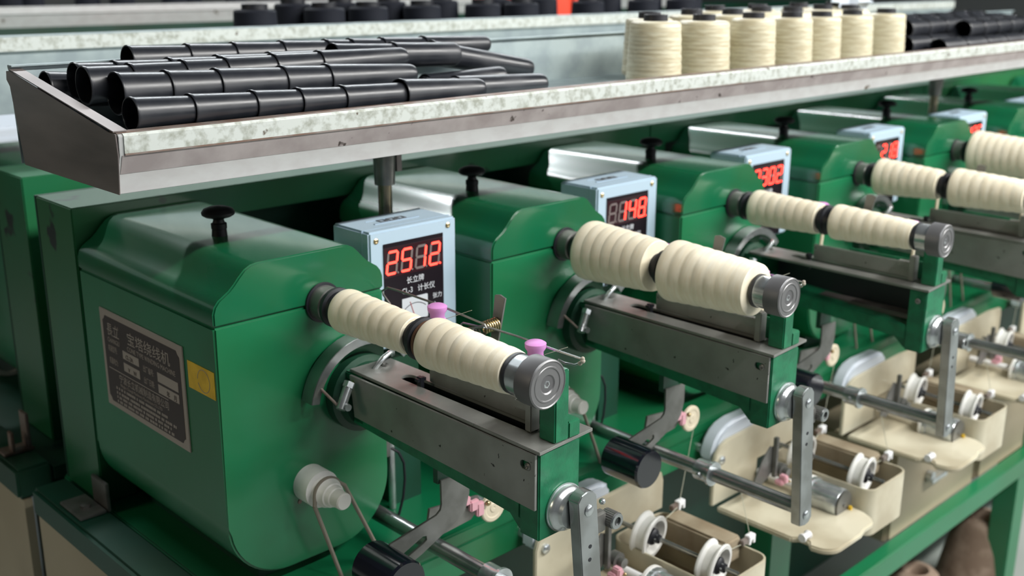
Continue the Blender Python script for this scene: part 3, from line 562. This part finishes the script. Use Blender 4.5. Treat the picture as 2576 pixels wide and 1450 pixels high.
# ---------------------------------------------------------------- cream troughs with their feed wheels
def make_trough():
    t = thing('feed_trough', (.10, -.17, -.45), 'x', 'trough', 'cream feed troughs in front of the machines')
    sh = [(-.012, -.090), (-.012, -.205), (-.004, -.213), (-.004, -.226), (-.013, -.232)]+[(-.012+.024*(1-math.cos(R_(a))), -.238-.024*math.sin(R_(a))) for a in range(0, 91, 15)]+[(.062, -.262), (.078, -.258), (.100, -.258), (.112, -.248), (.118, -.236), (.123, -.200), (.123, -.090)]
    put(MB().prism(sh, 'z', -.390, -.382), 'front_shelf', M['cream'], t, bevel=.002)
    # open box
    o = rrect(.124, -.240, .226, -.078, .016, 4); i_ = rrect(.127, -.237, .223, -.081, .0135, 4)
    put(MB().holed(o, [list(reversed(i_))], 'z', -.422, -.354), 'trough_shell', M['cream'], t, bevel=.0006)
    put(MB().prism(i_, 'z', -.4215, -.4185), 'trough_floor', M['creamdirty'], t)
    # back wing with cloudy cover
    wp = [(-.004, -.390), (-.004, -.325), (.000, -.314), (.010, -.305), (.024, -.300), (.170, -.296), (.222, -.300), (.226, -.312), (.226, -.352), (.100, -.352), (.100, -.390)]
    put(MB().prism(wp, 'y', -.0775, -.0715), 'back_wing', M['cream'], t, bevel=.0012)
    cp = [(.000, -.330), (.002, -.313), (.008, -.300), (.018, -.290), (.032, -.283), (.050, -.280), (.110, -.281), (.125, -.285), (.132, -.292), (.132, -.330)]
    put(MB().prism(cp, 'y', -.0710, -.046), 'cloudy_cover', M['cloudy'], t, bevel=.006, seg=3)
    put(MB().lathe((.010, -.0775, -.325), (0, -1, 0), [(0, .006), (.003, .006), (.0045, .004), (.005, .0001)], 16), 'wing_bolt', M['zinc'], t)
    put(MB().cyl((.010, -.0460, -.318), (.010, .060, -.318), .0065), 'mounting_rod', M['zinc'], t)
    put(MB().box((.190, -.200, -.372), (.222, -.105, -.340)), 'felt_box', M['creamdirty'], t, bevel=.003)
    for k, (x, y, z) in enumerate(((.2335, -.0985, -.3405), (.2345, -.2035, -.3475))):
        a = put(MB().box((x-.018, y-.003, z-.004), (x-.005, y+.003, z+.003)), 'eyelet_arm', M['rust'], t, bevel=.001)
        MB().holed([(x-.0065, z-.0065), (x-.0025, z-.0065), (x-.0015, z-.001), (x+.0015, z-.001), (x+.0025, z-.0065), (x+.0065, z-.0065), (x+.0065, z+.0055), (x-.0065, z+.0055)], [], 'y', y-.0045, y+.0035).build('ceramic_eyelet', M['ceramic'], a, bevel=.0008)
    put(MB().lathe((-.004, -.220, -.3775), (1, 0, 0), [(-.008, .0055), (-.006, .006), (-.003, .004), (.003, .004), (.006, .006), (.008, .0055)], 16), 'ceramic_guide', M['ceramic'], t)
    # feed wheels and shaft
    sf = put(MB().cyl((.142, -.0815, -.340), (.165, -.236, -.3545), .0030, n=12), 'feed_shaft', M['steel'], t)
    for x, y, z in ((.147, -.118, -.3435), (.1602, -.204, -.3515)):
        d = Vector((.15, -1, -.090)).normalized(); c = Vector((x, y, z))
        w_ = put(MB().lathe(c, d, [(-.0105, .0215), (-.0105, .0262), (-.0090, .0272), (-.0072, .0268), (-.0042, .0228), (.0042, .0228), (.0072, .0268), (.0090, .0272), (.0105, .0262), (.0105, .0215), (.0070, .0195), (.0015, .0185), (.0015, .0060), (-.0015, .0060), (-.0015, .0185), (-.0070, .0195)], 48, closed=True), 'feed_wheel', M['white'], t, smooth=30)
        MB().lathe(c, d, [(-.010, .0030), (-.010, .0095), (.008, .0105), (.010, .0090), (.011, .0060), (.016, .0055), (.0165, .0030)], 24, closed=True).build('wheel_hub', M['rubber'], w_)
        MB().lathe(c, d, [(.0111, .0030), (.0111, .0062), (.0135, .0062), (.0135, .0030)], 6, closed=True).build('nut', M['zinc'], w_)
    # drum and rod
    dr = put(MB().lathe((.099, -.165, -.372), (0, -1, 0), [(0, .0225), (.003, .0230), (.006, .0230), (.0065, .0205), (.046, .0205), (.0475, .0195)], 48), 'metal_drum', M['zinc'], t); dr['label'] = 'shiny metal drum'
    MB().lathe((.099, -.160, -.372), (0, -1, 0), [(0, .022), (.0005, .0235), (.0045, .0235), (.005, .022)], 40).build('drum_flange', M['white'], dr)
    MB().prism(arc(.099, -.372, .019, 0, 180, 14)+[(.082, -.385), (.116, -.385)][::1], 'y', -.2135, -.2155).build('drum_bracket', M['dullsteel'], dr)
    MB().lathe((.099, -.2155, -.372), (0, -1, 0), [(0, .0035), (.0015, .0033), (.0015, .0015), (.0005, .0001)], 12).build('screw', M['dullsteel'], dr)
    MB().box((.108, -.2205, -.392), (.112, -.2165, -.377)).build('yellow_tag', M['yellow'], dr)
    put(MB().cyl((.099, -.0815, -.370), (.099, -.160, -.370), .0055), 'drum_shaft', M['ceramic'], t)
    # tension lever with pink clip
    tl = put(MB().prism([(.012, -.345), (.030, -.315), (.048, -.300), (.060, -.305), (.060, -.338), (.030, -.352)], 'y', -.1295, -.1275), 'tension_lever', M['dullsteel'], t, bevel=.0003)
    MB().box((.052, -.136, -.345), (.058, -.130, -.288)).build('lever_post', M['dullsteel'], tl, bevel=.0006)
    MB().box((.048, -.150, -.352), (.066, -.138, -.345)).box((.052, -.153, -.349), (.060, -.142, -.338)).build('pink_clip', M['pink'], tl, bevel=.0015)
    MB().lathe((.070, -.128, -.340), (0, -1, 0), [(0, .010), (.010, .010), (.011, .006), (.018, .006)], 20).build('tension_disc', M['dullsteel'], tl)
    MB().ball((.064, -.152, -.3485), .002).build('rivet', M['brass'], tl)
    # threads running through the eyelets
    put(MB().tube([(-.0015-.085+.343, -.0966, -.247), (.2335, -.0985, -.336)], .0004, 5), 'thread_strand', M['string'], t)
    put(MB().tube([(.2335, -.0985, -.343), (.176, -.118, -.336)], .0004, 5), 'thread_strand', M['string'], t)
    put(MB().tube([(.2345, -.2035, -.344), (.2300, -.190, -.290)], .0004, 5), 'thread_strand', M['string'], t)
    put(MB().tube([(.2345, -.2035, -.351), (.178, -.204, -.346)], .0004, 5), 'thread_strand', M['string'], t)
    return t
tr0 = make_trough(); tr0.location.x += P
index_kids()
troughs = [tr0]
for n in range(2, NM):
    c = copy_tree(tr0); c.location.x += P*(n-1); troughs.append(c)
TL = ['cream feed trough cut by the bottom edge, below the second machine', 'cream feed trough with two white wheels below the third machine', 'cream feed trough with two white wheels below the fourth machine',
      'cream feed trough at the right edge, below the fifth machine', 'cream feed trough beyond the right edge, below the sixth machine', 'cream feed trough beyond the right edge, below the seventh machine', 'cream feed trough beyond the right edge, below the eighth machine']
for o, l in zip(troughs, TL): o['label'] = l

# ---------------------------------------------------------------- galvanised tray above the machines
X0 = -.0767; X1 = 2.15; ZB = .1334; ZT = .1825; ZF = .1652  # tray, tubes and spools were scaled about the camera, result baked in here
t = thing('galvanised_tray', (X0, .10, ZB), 'long galvanised tray of tubes and thread spools above the near machines', 'tray')
prof = [(-.0035, ZB), (-.0035, ZB+.0161), (-.0103, ZB+.0326), (-.0111, ZT-.0016), (-.0095, ZT), (.0054, ZT+.0004), (.0054, ZT-.0008), (-.0019, ZT-.0012), (-.0023, ZB+.0020), (-.0023, ZB)]
fr = put(MB().prism(prof, 'x', X0+.0010, X1), 'front_rail', M['galv'], t, bevel=.0003)
fl = MB().prism([(-.0117, ZB+.0326), (-.0122, ZT-.0016), (-.0103, ZT+.0005), (-.0087, ZT+.0005), (-.0107, ZT-.0018), (-.0102, ZB+.0338)], 'x', X0+.005, X1).build('folded_lip', M['galv_flange'], fr); fl['label'] = 'speckled folded top lip'
MB().prism([(-.00362, ZB+.0164), (-.01042, ZB+.0322), (-.0107, ZB+.0319), (-.0039, ZB+.0161)], 'x', X0+.003, X1).build('stained_band', M['stain'], fr)
MB().box((X0+.001, -.0079, ZT+.0005), (X1, .0052, ZT+.0010)).build('rusty_edge', M['rust'], fr)
MB().prism([(-.01185, ZB+.0322), (-.01195, ZB+.0336), (-.0104, ZB+.0338), (-.0104, ZB+.0322)], 'x', X0+.005, X1).build('rusty_line', M['rust'], fr)
put(MB().box((X0+.001, -.0021, ZF-.004), (X1, .2015, ZF)), 'tray_floor', M['galv_pale'], t)
put(MB().box((X0+.001, -.0022, ZB), (X1, .187, ZB+.0015)), 'underside', M['end_steel'], t)
put(MB().prism([(.2000, ZB), (.2049, .2187), (.2065, .2215), (.2065, .2239), (.1968, .2239), (.1968, .2223), (.2025, .2215), (.1985, ZB)], 'x', X0, X1), 'back_panel', M['galv_pale'], t, bevel=.0004)
ep = put(MB().prism([(-.0071, ZB), (-.0111, ZB+.0322), (-.0099, ZT+.0004), (.0021, ZT+.0008), (.2000, .2187), (.2081, .2183), (.2097, .2102), (.2033, .2046), (.1888, ZB)], 'x', X0-.0010, X0), 'end_plate', M['end_steel'], t, bevel=.0003)
ep['label'] = 'brownish steel end plate of the tray'
MB().prism([(-.0059, ZT+.0014), (.2017, .2197), (.2017, .2207), (-.0059, ZT+.0024)], 'x', X0-.0008, X0+.0109).build('end_flange', M['end_steel'], ep)
for x in (.297, 1.655):
    ps = put(MB().cyl((x, .132, -.282), (x, .132, ZB-.010), .0080, n=20), 'support_post', M['pipe'], t); ps['label'] = 'old metal support post'
    MB().lathe((x, .132, .0745), (0, 0, 1), [(0, .0118), (.0580, .0138)], 20).build('collar', M['dullsteel'], ps)
    MB().box((x+.0135, .126, .088), (x+.0205, .138, ZB)).build('collar_tab', M['end_steel'], ps)

# ---------------------------------------------------------------- dark grey tubes lying nested in rows
TN = 0
def tubes(label, p0, p1, fr, r_in=.80, R0=.0175, R1=.0165, big_last=1.0, last_r=.72, group='dark grey tubes nested on the tray'):
    p0 = Vector(p0); p1 = Vector(p1); L = (p1-p0).length; d = (p1-p0).normalized()
    q = d.to_track_quat('X', 'Z')
    k = len(fr)
    for i, f in enumerate(fr):
        nxt = fr[i+1] if i+1 < k else 1.0
        seg = (nxt-f)*L
        last = i == k-1
        R = (R0+(R1-R0)*f)*(big_last if last else 1.0)
        ln = seg if last else seg+.036
        re = R*last_r if last else R-.0011-(.0024*.036/max(seg, .024))
        rs = R-.0006-.0012 if not last else R-.001
        rmid = min(R-.0016, (R0+(R1-R0)*nxt)*(big_last if i == k-2 else 1)-.0021)
        pr = [(0, R-.0013), (0, R-.0003), (.0006, R), (.0018, R), (.0022, R-.0006)]
        if last: pr += [(ln*.3, R-.0006-(R-re)*.25), (ln*.93, re+.0005), (ln*.97, re+.0002), (ln, re-.0010), (ln, re-.0028), (ln*.97, re-.0028), (.0024, R-.0018)]
        else: pr += [(seg, rmid), (ln, rmid-.0011), (ln, rmid-.0024), (seg, rmid-.0015), (.0024, R-.0018)]
        o = MB().lathe((0, 0, 0), (1, 0, 0), pr, 36, closed=True).build('plastic_tube', M['tube'])
        o.location = p0+d*(f*L); o.rotation_mode = 'QUATERNION'; o.rotation_quaternion = q
        nm = (ORD+['ninth', 'tenth', 'eleventh', 'twelfth'])[i]
        w_ = 'only' if k == 1 else ('last' if last else nm)
        tag(o, '%s grey tube from the left in %s' % (w_, label) if w_ != 'only' else 'single dark grey tube %s' % label, 'tube', group)
def fr_px(p0, p1, xs):
    c = cam.matrix_world.inverted()
    def px(p): v = c @ Vector(p); return 1288+2757.216*v.x/-v.z
    out = []
    for x in xs:
        a, b = 0.0, 1.0
        for _ in range(30):
            m = (a+b)/2; pt = Vector(p0).lerp(Vector(p1), m)
            if px(pt) < x: a = m
            else: b = m
        out.append((a+b)/2)
    return out
def row(label, p0, p1, xs, **k): tubes(label, p0, p1, fr_px(p0, p1, xs), **k)
tubes('the front row beside the tray rim', (-0.0506, 0.0182, 0.1937), (0.3517, 0.0303, 0.1857), [0, .133, .287, .409, .534, .718], R0=0.0149, R1=0.0129, big_last=1.22, last_r=.68)
tubes('the second row with the widest mouth', (-0.0361, 0.0745, 0.2054), (0.2937, 0.0745, 0.2018), [0, .140, .290, .504, .661], R0=0.0189, R1=0.0153, last_r=.66)
tubes('the third row, behind the widest mouth', (-0.0530, 0.1027, 0.2110), (0.3050, 0.1027, 0.2175), [.005, .122, .266, .386, .537, .688], R0=0.0173, R1=0.0141, last_r=.70)
tubes('the fourth row, only its tops showing', (-0.0450, 0.1357, 0.2118), (0.3130, 0.1357, 0.2135), [0, .103, .254, .396, .562, .8], R0=0.0173, R1=0.0157, last_r=.7)
tubes('the rearmost row on top of the pile', (0.0194, 0.1751, 0.2239), (0.4949, 0.1751, 0.2199), [.011, .140, .249, .370, .490, .559, .652, .781], R0=0.0153, R1=0.0133, last_r=.72)
tubes('the low row lying against the end plate', (-0.0570, 0.1751, 0.2022), (0.1521, 0.1751, 0.1893), [0, .5], R0=0.0173, R1=0.0161)
tubes('the low row lying under the pile', (0.1521, 0.0842, 0.1849), (0.5021, 0.0842, 0.1773), [0, .35, .47, .60], R0=0.0173, R1=0.0141, last_r=.80)
tubes('the short row on the middle of the pile', (0.2262, 0.1244, 0.2207), (0.3983, 0.1244, 0.2151), [0, .46], R0=0.0145, R1=0.0157, last_r=.88)
tubes('pointing down to the tray floor at the right of the pile', (0.3814, 0.1486, 0.2159), (0.5367, 0.1421, 0.1893), [0], R0=0.0153, R1=0.0153, last_r=.78)
tubes('lying low between the front rows and the back of the pile', (0.3452, 0.1148, 0.1813), (0.4659, 0.1164, 0.1861), [0], R0=0.0153, R1=0.0153, last_r=.78)
# pile at the right end of the tray
for i, (y, z, xa, xb, sk, nm) in enumerate(((0.0198, 0.1813, 1.4072, 2.0025, 0.0000, 'the front row of the far right pile'), (0.0569, 0.1861, 1.3589, 1.9221, 0.0161, 'the second row of the far right pile'),
        (0.0922, 0.1837, 1.3509, 1.9381, 0.0161, 'the third row of the far right pile'), (0.1293, 0.1853, 1.3267, 1.9623, 0.0161, 'the fourth row of the far right pile'), (0.1663, 0.1877, 1.3106, 1.9623, 0.0080, 'the rear row of the far right pile'),
        (0.0383, 0.2078, 1.5359, 2.0186, 0.0241, 'the front upper row of the far right pile'), (0.0762, 0.2118, 1.3911, 1.9060, 0.0241, 'the middle upper row of the far right pile'), (0.1164, 0.2135, 1.3750, 1.9060, 0.0161, 'the rear upper row of the far right pile'), (0.1550, 0.2159, 1.3589, 1.9221, 0.0161, 'the rearmost upper row of the far right pile'))):
    k = 7
    tubes(nm, (xa, y, z), (xb, y+sk, z), [j/k for j in range(k)], R0=.0173, R1=.0161, last_r=.75, group='dark grey tubes piled at the far right of the tray')
# loose scraps on the tray rim
# ---------------------------------------------------------------- spools of cream thread on the tray
def spool(i, x, y, r, h, label):
    t = thing('thread_spool', (x, y, ZF), label, 'thread spool', 'cream thread spools standing on the tray')
    pr = [(.004, .017), (.004, r-.006), (.006, r-.002), (.009, r+.001)]
    for j in range(1, 6):
        zz = .009+(h-.016)*j/6; pr += [(zz-.006, r+.0012-.003*j/6), (zz, r+.0002-.003*j/6)]
    pr += [(h-.006, r-.0025), (h-.003, r-.0042), (h-.002, r-.007), (h-.0015, .0135)]
    MB().lathe((0, 0, 0), (0, 0, 1), pr, 48).build('wound_thread', M['spool'], t, smooth=50)
    MB().lathe((0, 0, 0), (0, 0, 1), [(0, .020), (h+.0060, .0150), (h+.0060, .0115), (.001, .017)], 28, closed=True).build('core_tube', M['rubber'], t)
FX = [(0.6654, 0.044, 0.035), (0.7781, 0.052, 0.037), (0.8939, 0.052, 0.0338), (0.9929, 0.052, 0.033), (1.0757, 0.052, 0.0322), (1.1723, 0.0552, 0.0354), (1.2785, 0.0536, 0.0342)]
for i, (x, y, r) in enumerate(FX): spool(i, x, y, r, [.0845, .0815, .0815, .0800, .0790, .0790, .0790][i], '%s cream thread spool from the left in the front line on the tray' % ORD[i])
BX = [(0.7354, 0.1108), (0.836, 0.1164), (0.9325, 0.1148), (1.0146, 0.1196), (1.0974, 0.1164), (1.1859, 0.1164), (1.2785, 0.1196)]
for i, (x, y) in enumerate(BX): spool(i, x, y, .0346, .0837+.002*(i % 2), '%s cream thread spool from the left in the line behind the front spools' % ORD[i])
for i, (x, y) in enumerate(((0.9647, 0.1695), (1.0773, 0.1679), (1.198, 0.1687), (1.3106, 0.1679))): spool(i, x, y, .0306, .0869, '%s cream thread spool from the left in the rearmost line, mostly hidden' % ORD[i])
bag = MB(); random.seed(3)
vs = []
for i in range(9):
    for j in range(12):
        a = 2*math.pi*j/12; q = math.pi*i/8; rr = .024*(1+random.uniform(-.35, .35)); vs.append((1.327+rr*1.6*math.sin(q)*math.cos(a), 0.143+rr*math.sin(q)*math.sin(a), 0.258+rr*.8*math.cos(q)))
bag.add(vs, [(i*12+j, i*12+(j+1) % 12, (i+1)*12+(j+1) % 12, (i+1)*12+j) for i in range(8) for j in range(12)])
o = bag.build('plastic_bag', M['cloudy'], smooth=10); tag(o, 'crumpled clear plastic bag on top of the cream thread spools', 'bag')

# ---------------------------------------------------------------- second tray behind, with black thread spools
t = thing('galvanised_tray', (.09, .79, .119), 'pale galvanised tray of the rear row, black thread spools standing in it', 'tray')
pr2 = [(.6870, .119), (.6870, .1980), (.6830, .2010), (.6830, .2190), (.6855, .2225), (.7020, .2225), (.7020, .2210), (.6890, .2205), (.6890, .119)]
put(MB().prism(pr2, 'x', -.5, 2.9), 'rear_rail', M['galv_pale'], t, bevel=.0005)
f2 = put(MB().box((-.5, .6815, .2022), (2.9, .6828, .2205)), 'speckled_lip', M['galv_flange'], t); f2['label'] = 'speckled pale lip'
put(MB().box((-.5, .6895, .150), (2.9, .895, .155)), 'tray_floor', M['galv_pale'], t)
put(MB().box((-.5, .8955, .134), (2.9, .899, .182)), 'front_rail', M['galv'], t)
BX2 = [.509, .592, .643, .69, .735, .798, .856, .926, 1.006, 1.067, 1.11, 1.201, 1.305, 1.406, 1.486, 1.549, 1.622, 1.70]
for i, x in enumerate(BX2):
    y = .738 if i % 2 == 0 else .800; r = .036 if i % 2 == 0 else .034
    x += 0 if i % 2 == 0 else .030
    h = .100 if i % 2 == 0 else .106
    t = thing('thread_spool', (x, y, .155), '%s black thread spool from the left on the pale rear tray' % (ORD+['ninth', 'tenth', 'eleventh', 'twelfth', 'thirteenth', 'fourteenth', 'fifteenth', 'sixteenth', 'seventeenth', 'eighteenth'])[i], 'thread spool', 'black thread spools on the rear tray')
    MB().lathe((0, 0, 0), (0, 0, 1), [(.004, .018), (.005, r-.001), (.008, r+.001), (h-.012, r-.002), (h-.009, r-.005), (h-.008, .015)], 32).build('wound_thread', M['blackthread'], t)
    MB().lathe((0, 0, 0), (0, 0, 1), [(0, .021), (h, .021), (h, .016), (.001, .018)], 24, closed=True).build('core_tube', M['rubber'], t)
# rear row winding machines, facing away
for k in range(5):
    c = copy_tree(proto) if k == 0 else None
    m_ = c
    if c is None: m_ = copy_tree(proto)
    m_.rotation_euler.z = math.pi; m_.location = (.235+.34*k, .885, -.283)
    m_['label'] = '%s green winding machine of the rear row, facing away behind the trays' % ORD[k]; m_['group'] = 'green winding heads of the rear row'
    pass

# ---------------------------------------------------------------- farther row across the aisle
def far_row(y, label, x0, x1, lz):
    t = thing('machine_frame', (x0, y+.2, -.95), label, 'frame')
    put(MB().box((x0, y+.06, -.95), (x1, y+.12, .10)), 'panel', M['green_dark'], t)
    put(MB().prism([(y, lz-.052), (y-.004, lz-.020), (y-.012, lz-.018), (y-.012, lz), (y+.02, lz), (y+.02, lz-.004), (y, lz-.005)], 'x', x0, x1), 'tray_rail', M['galv'], t)
    put(MB().box((x0, y+.003, lz-.050), (x1, y+.32, lz-.044)), 'tray_floor', M['galv'], t)
    for i in range(10):
        X = x0+.2+i*.34
        if X+.19 > x1: break
        put(MB().prism([(X+p[0], p[1]) for p in lid_profile()]+[(X+.19, -.25), (X, -.25)], 'y', y-.30, y-.02), 'winding_head', M['green'], t)
        put(MB().box((X+.205, y-.26, -.08), (X+.32, y-.20, .05)), 'counter_case', M['box'], t, bevel=.002)
    return t
far_row(2.10, 'blurred machine row across the aisle with a pale grey tray', -.3, 3.4, .213)
k = 0
for i in range(17):
    if i in (4, 7, 10): continue
    x = .50+i*.078; 
    t = thing('thread_spool', (x, 2.19+.05*(i % 2), .169), 'dark spool %s on the tray across the aisle' % ['standing first', 'standing second', 'standing third', 'standing fourth', '', 'right of the first gap', 'second after the first gap', '', 'right of the second gap', 'second after the second gap', '', 'right of the third gap', 'second after the third gap', 'third after the third gap', 'fourth after the third gap', 'fifth after the third gap', 'last'][i], 'thread spool', 'dark spools on the tray across the aisle')
    MB().lathe((0, 0, 0), (0, 0, 1), [(0, .036), (.11, .032), (.112, .020), (.118, .018), (.118, .0001)], 24).build('wound_thread', M['blackthread'], t)
for i, (x, c) in enumerate(((.72, 'beige'), (.95, 'orange'), (1.03, 'pink'), (1.20, 'brownfelt'), (1.45, 'pink'), (1.62, 'orange'), (1.85, 'gauge'))):
    t = thing('thread_cone', (x, 1.80, .055), '%s thread cone blurred under the pale tray across the aisle, %s from the left' % ({'beige': 'beige', 'orange': 'orange', 'pink': 'pink', 'brownfelt': 'brown', 'gauge': 'white'}[c], ORD[i]), 'thread cone', 'coloured thread cones across the aisle')
    MB().lathe((0, 0, .040), (1, -.2, 0), [(0, .012), (.001, .036), (.11, .030), (.111, .012), (.12, .010)], 24).build('wound_thread', M[c], t)
t = thing('hand_wheel', (.085, .84, -.283), 'pale hand wheel of the rear row at the left edge, beside the frame post', 'wheel')
put(MB().lathe((.085, .80, -.248), (0, -1, 0), [(0, .012), (0, .034), (.004, .036), (.010, .036), (.014, .034), (.014, .028), (.008, .026), (.008, .012)], 32, closed=True), 'rim', M['white'], t)
put(MB().cyl((.085, .86, -.248), (.085, .786, -.248), .011), 'hub', M['zinc'], t)
put(MB().box((.078, .83, -.283), (.092, .86, -.25)), 'stand', M['dullsteel'], t)
t = thing('pale_block', (.32, 1.4, -.95), 'pale blue-white block added for the lit far wall, past the rear left post', 'cabinet')  # pale block added in place of the lit wall beyond, not a cabinet
put(MB().box((.15, 1.30, -.95), (.48, 1.50, .02)), 'body', M['cloudy'], t, bevel=.004)
put(MB().box((.16, 1.295, -.90), (.47, 1.2995, .0)), 'door', M['cloudy'], t, bevel=.002)
# orange red crate beyond the rear tray
t = thing('plastic_crate', (1.50, 1.05, .0), 'orange-red plastic crate behind the black spools', 'crate')
put(MB().box((1.375, .98, .02), (1.60, 1.18, .285)).box((1.370, .975, .265), (1.605, 1.185, .290)), 'crate_body', M['orange'], t, bevel=.004)
for x in (1.40, 1.46, 1.52, 1.58): put(MB().box((x-.004, .972, .03), (x+.004, .9795, .264)), 'rib', M['orange'], t, bevel=.001)
far_row(3.6, 'most distant machine row, dark green with a grey tray', -.3, 7.5, .25)

# ---------------------------------------------------------------- brown yarn cones on the floor
for i, (x, y, zt, lb) in enumerate(((1.70, -.050, -.785, 'brown felted yarn cone on the floor at the lower right corner'), (1.50, -.010, -.850, 'brown yarn cone cut by the bottom edge, left of the taller one'))):
    t = thing('yarn_cone', (x, y, -.95), lb, 'yarn cone', 'brown yarn cones on the floor')
    h = zt+.95
    MB().lathe((0, 0, 0), (0, 0, 1), [(0, .055), (.01, .078), (h*.6, .062), (h-.03, .050), (h-.010, .046), (h-.002, .038), (h, .026), (h-.010, .018), (h-.04, .014)], 40).build('wound_yarn', M['brownfelt'], t, smooth=60)
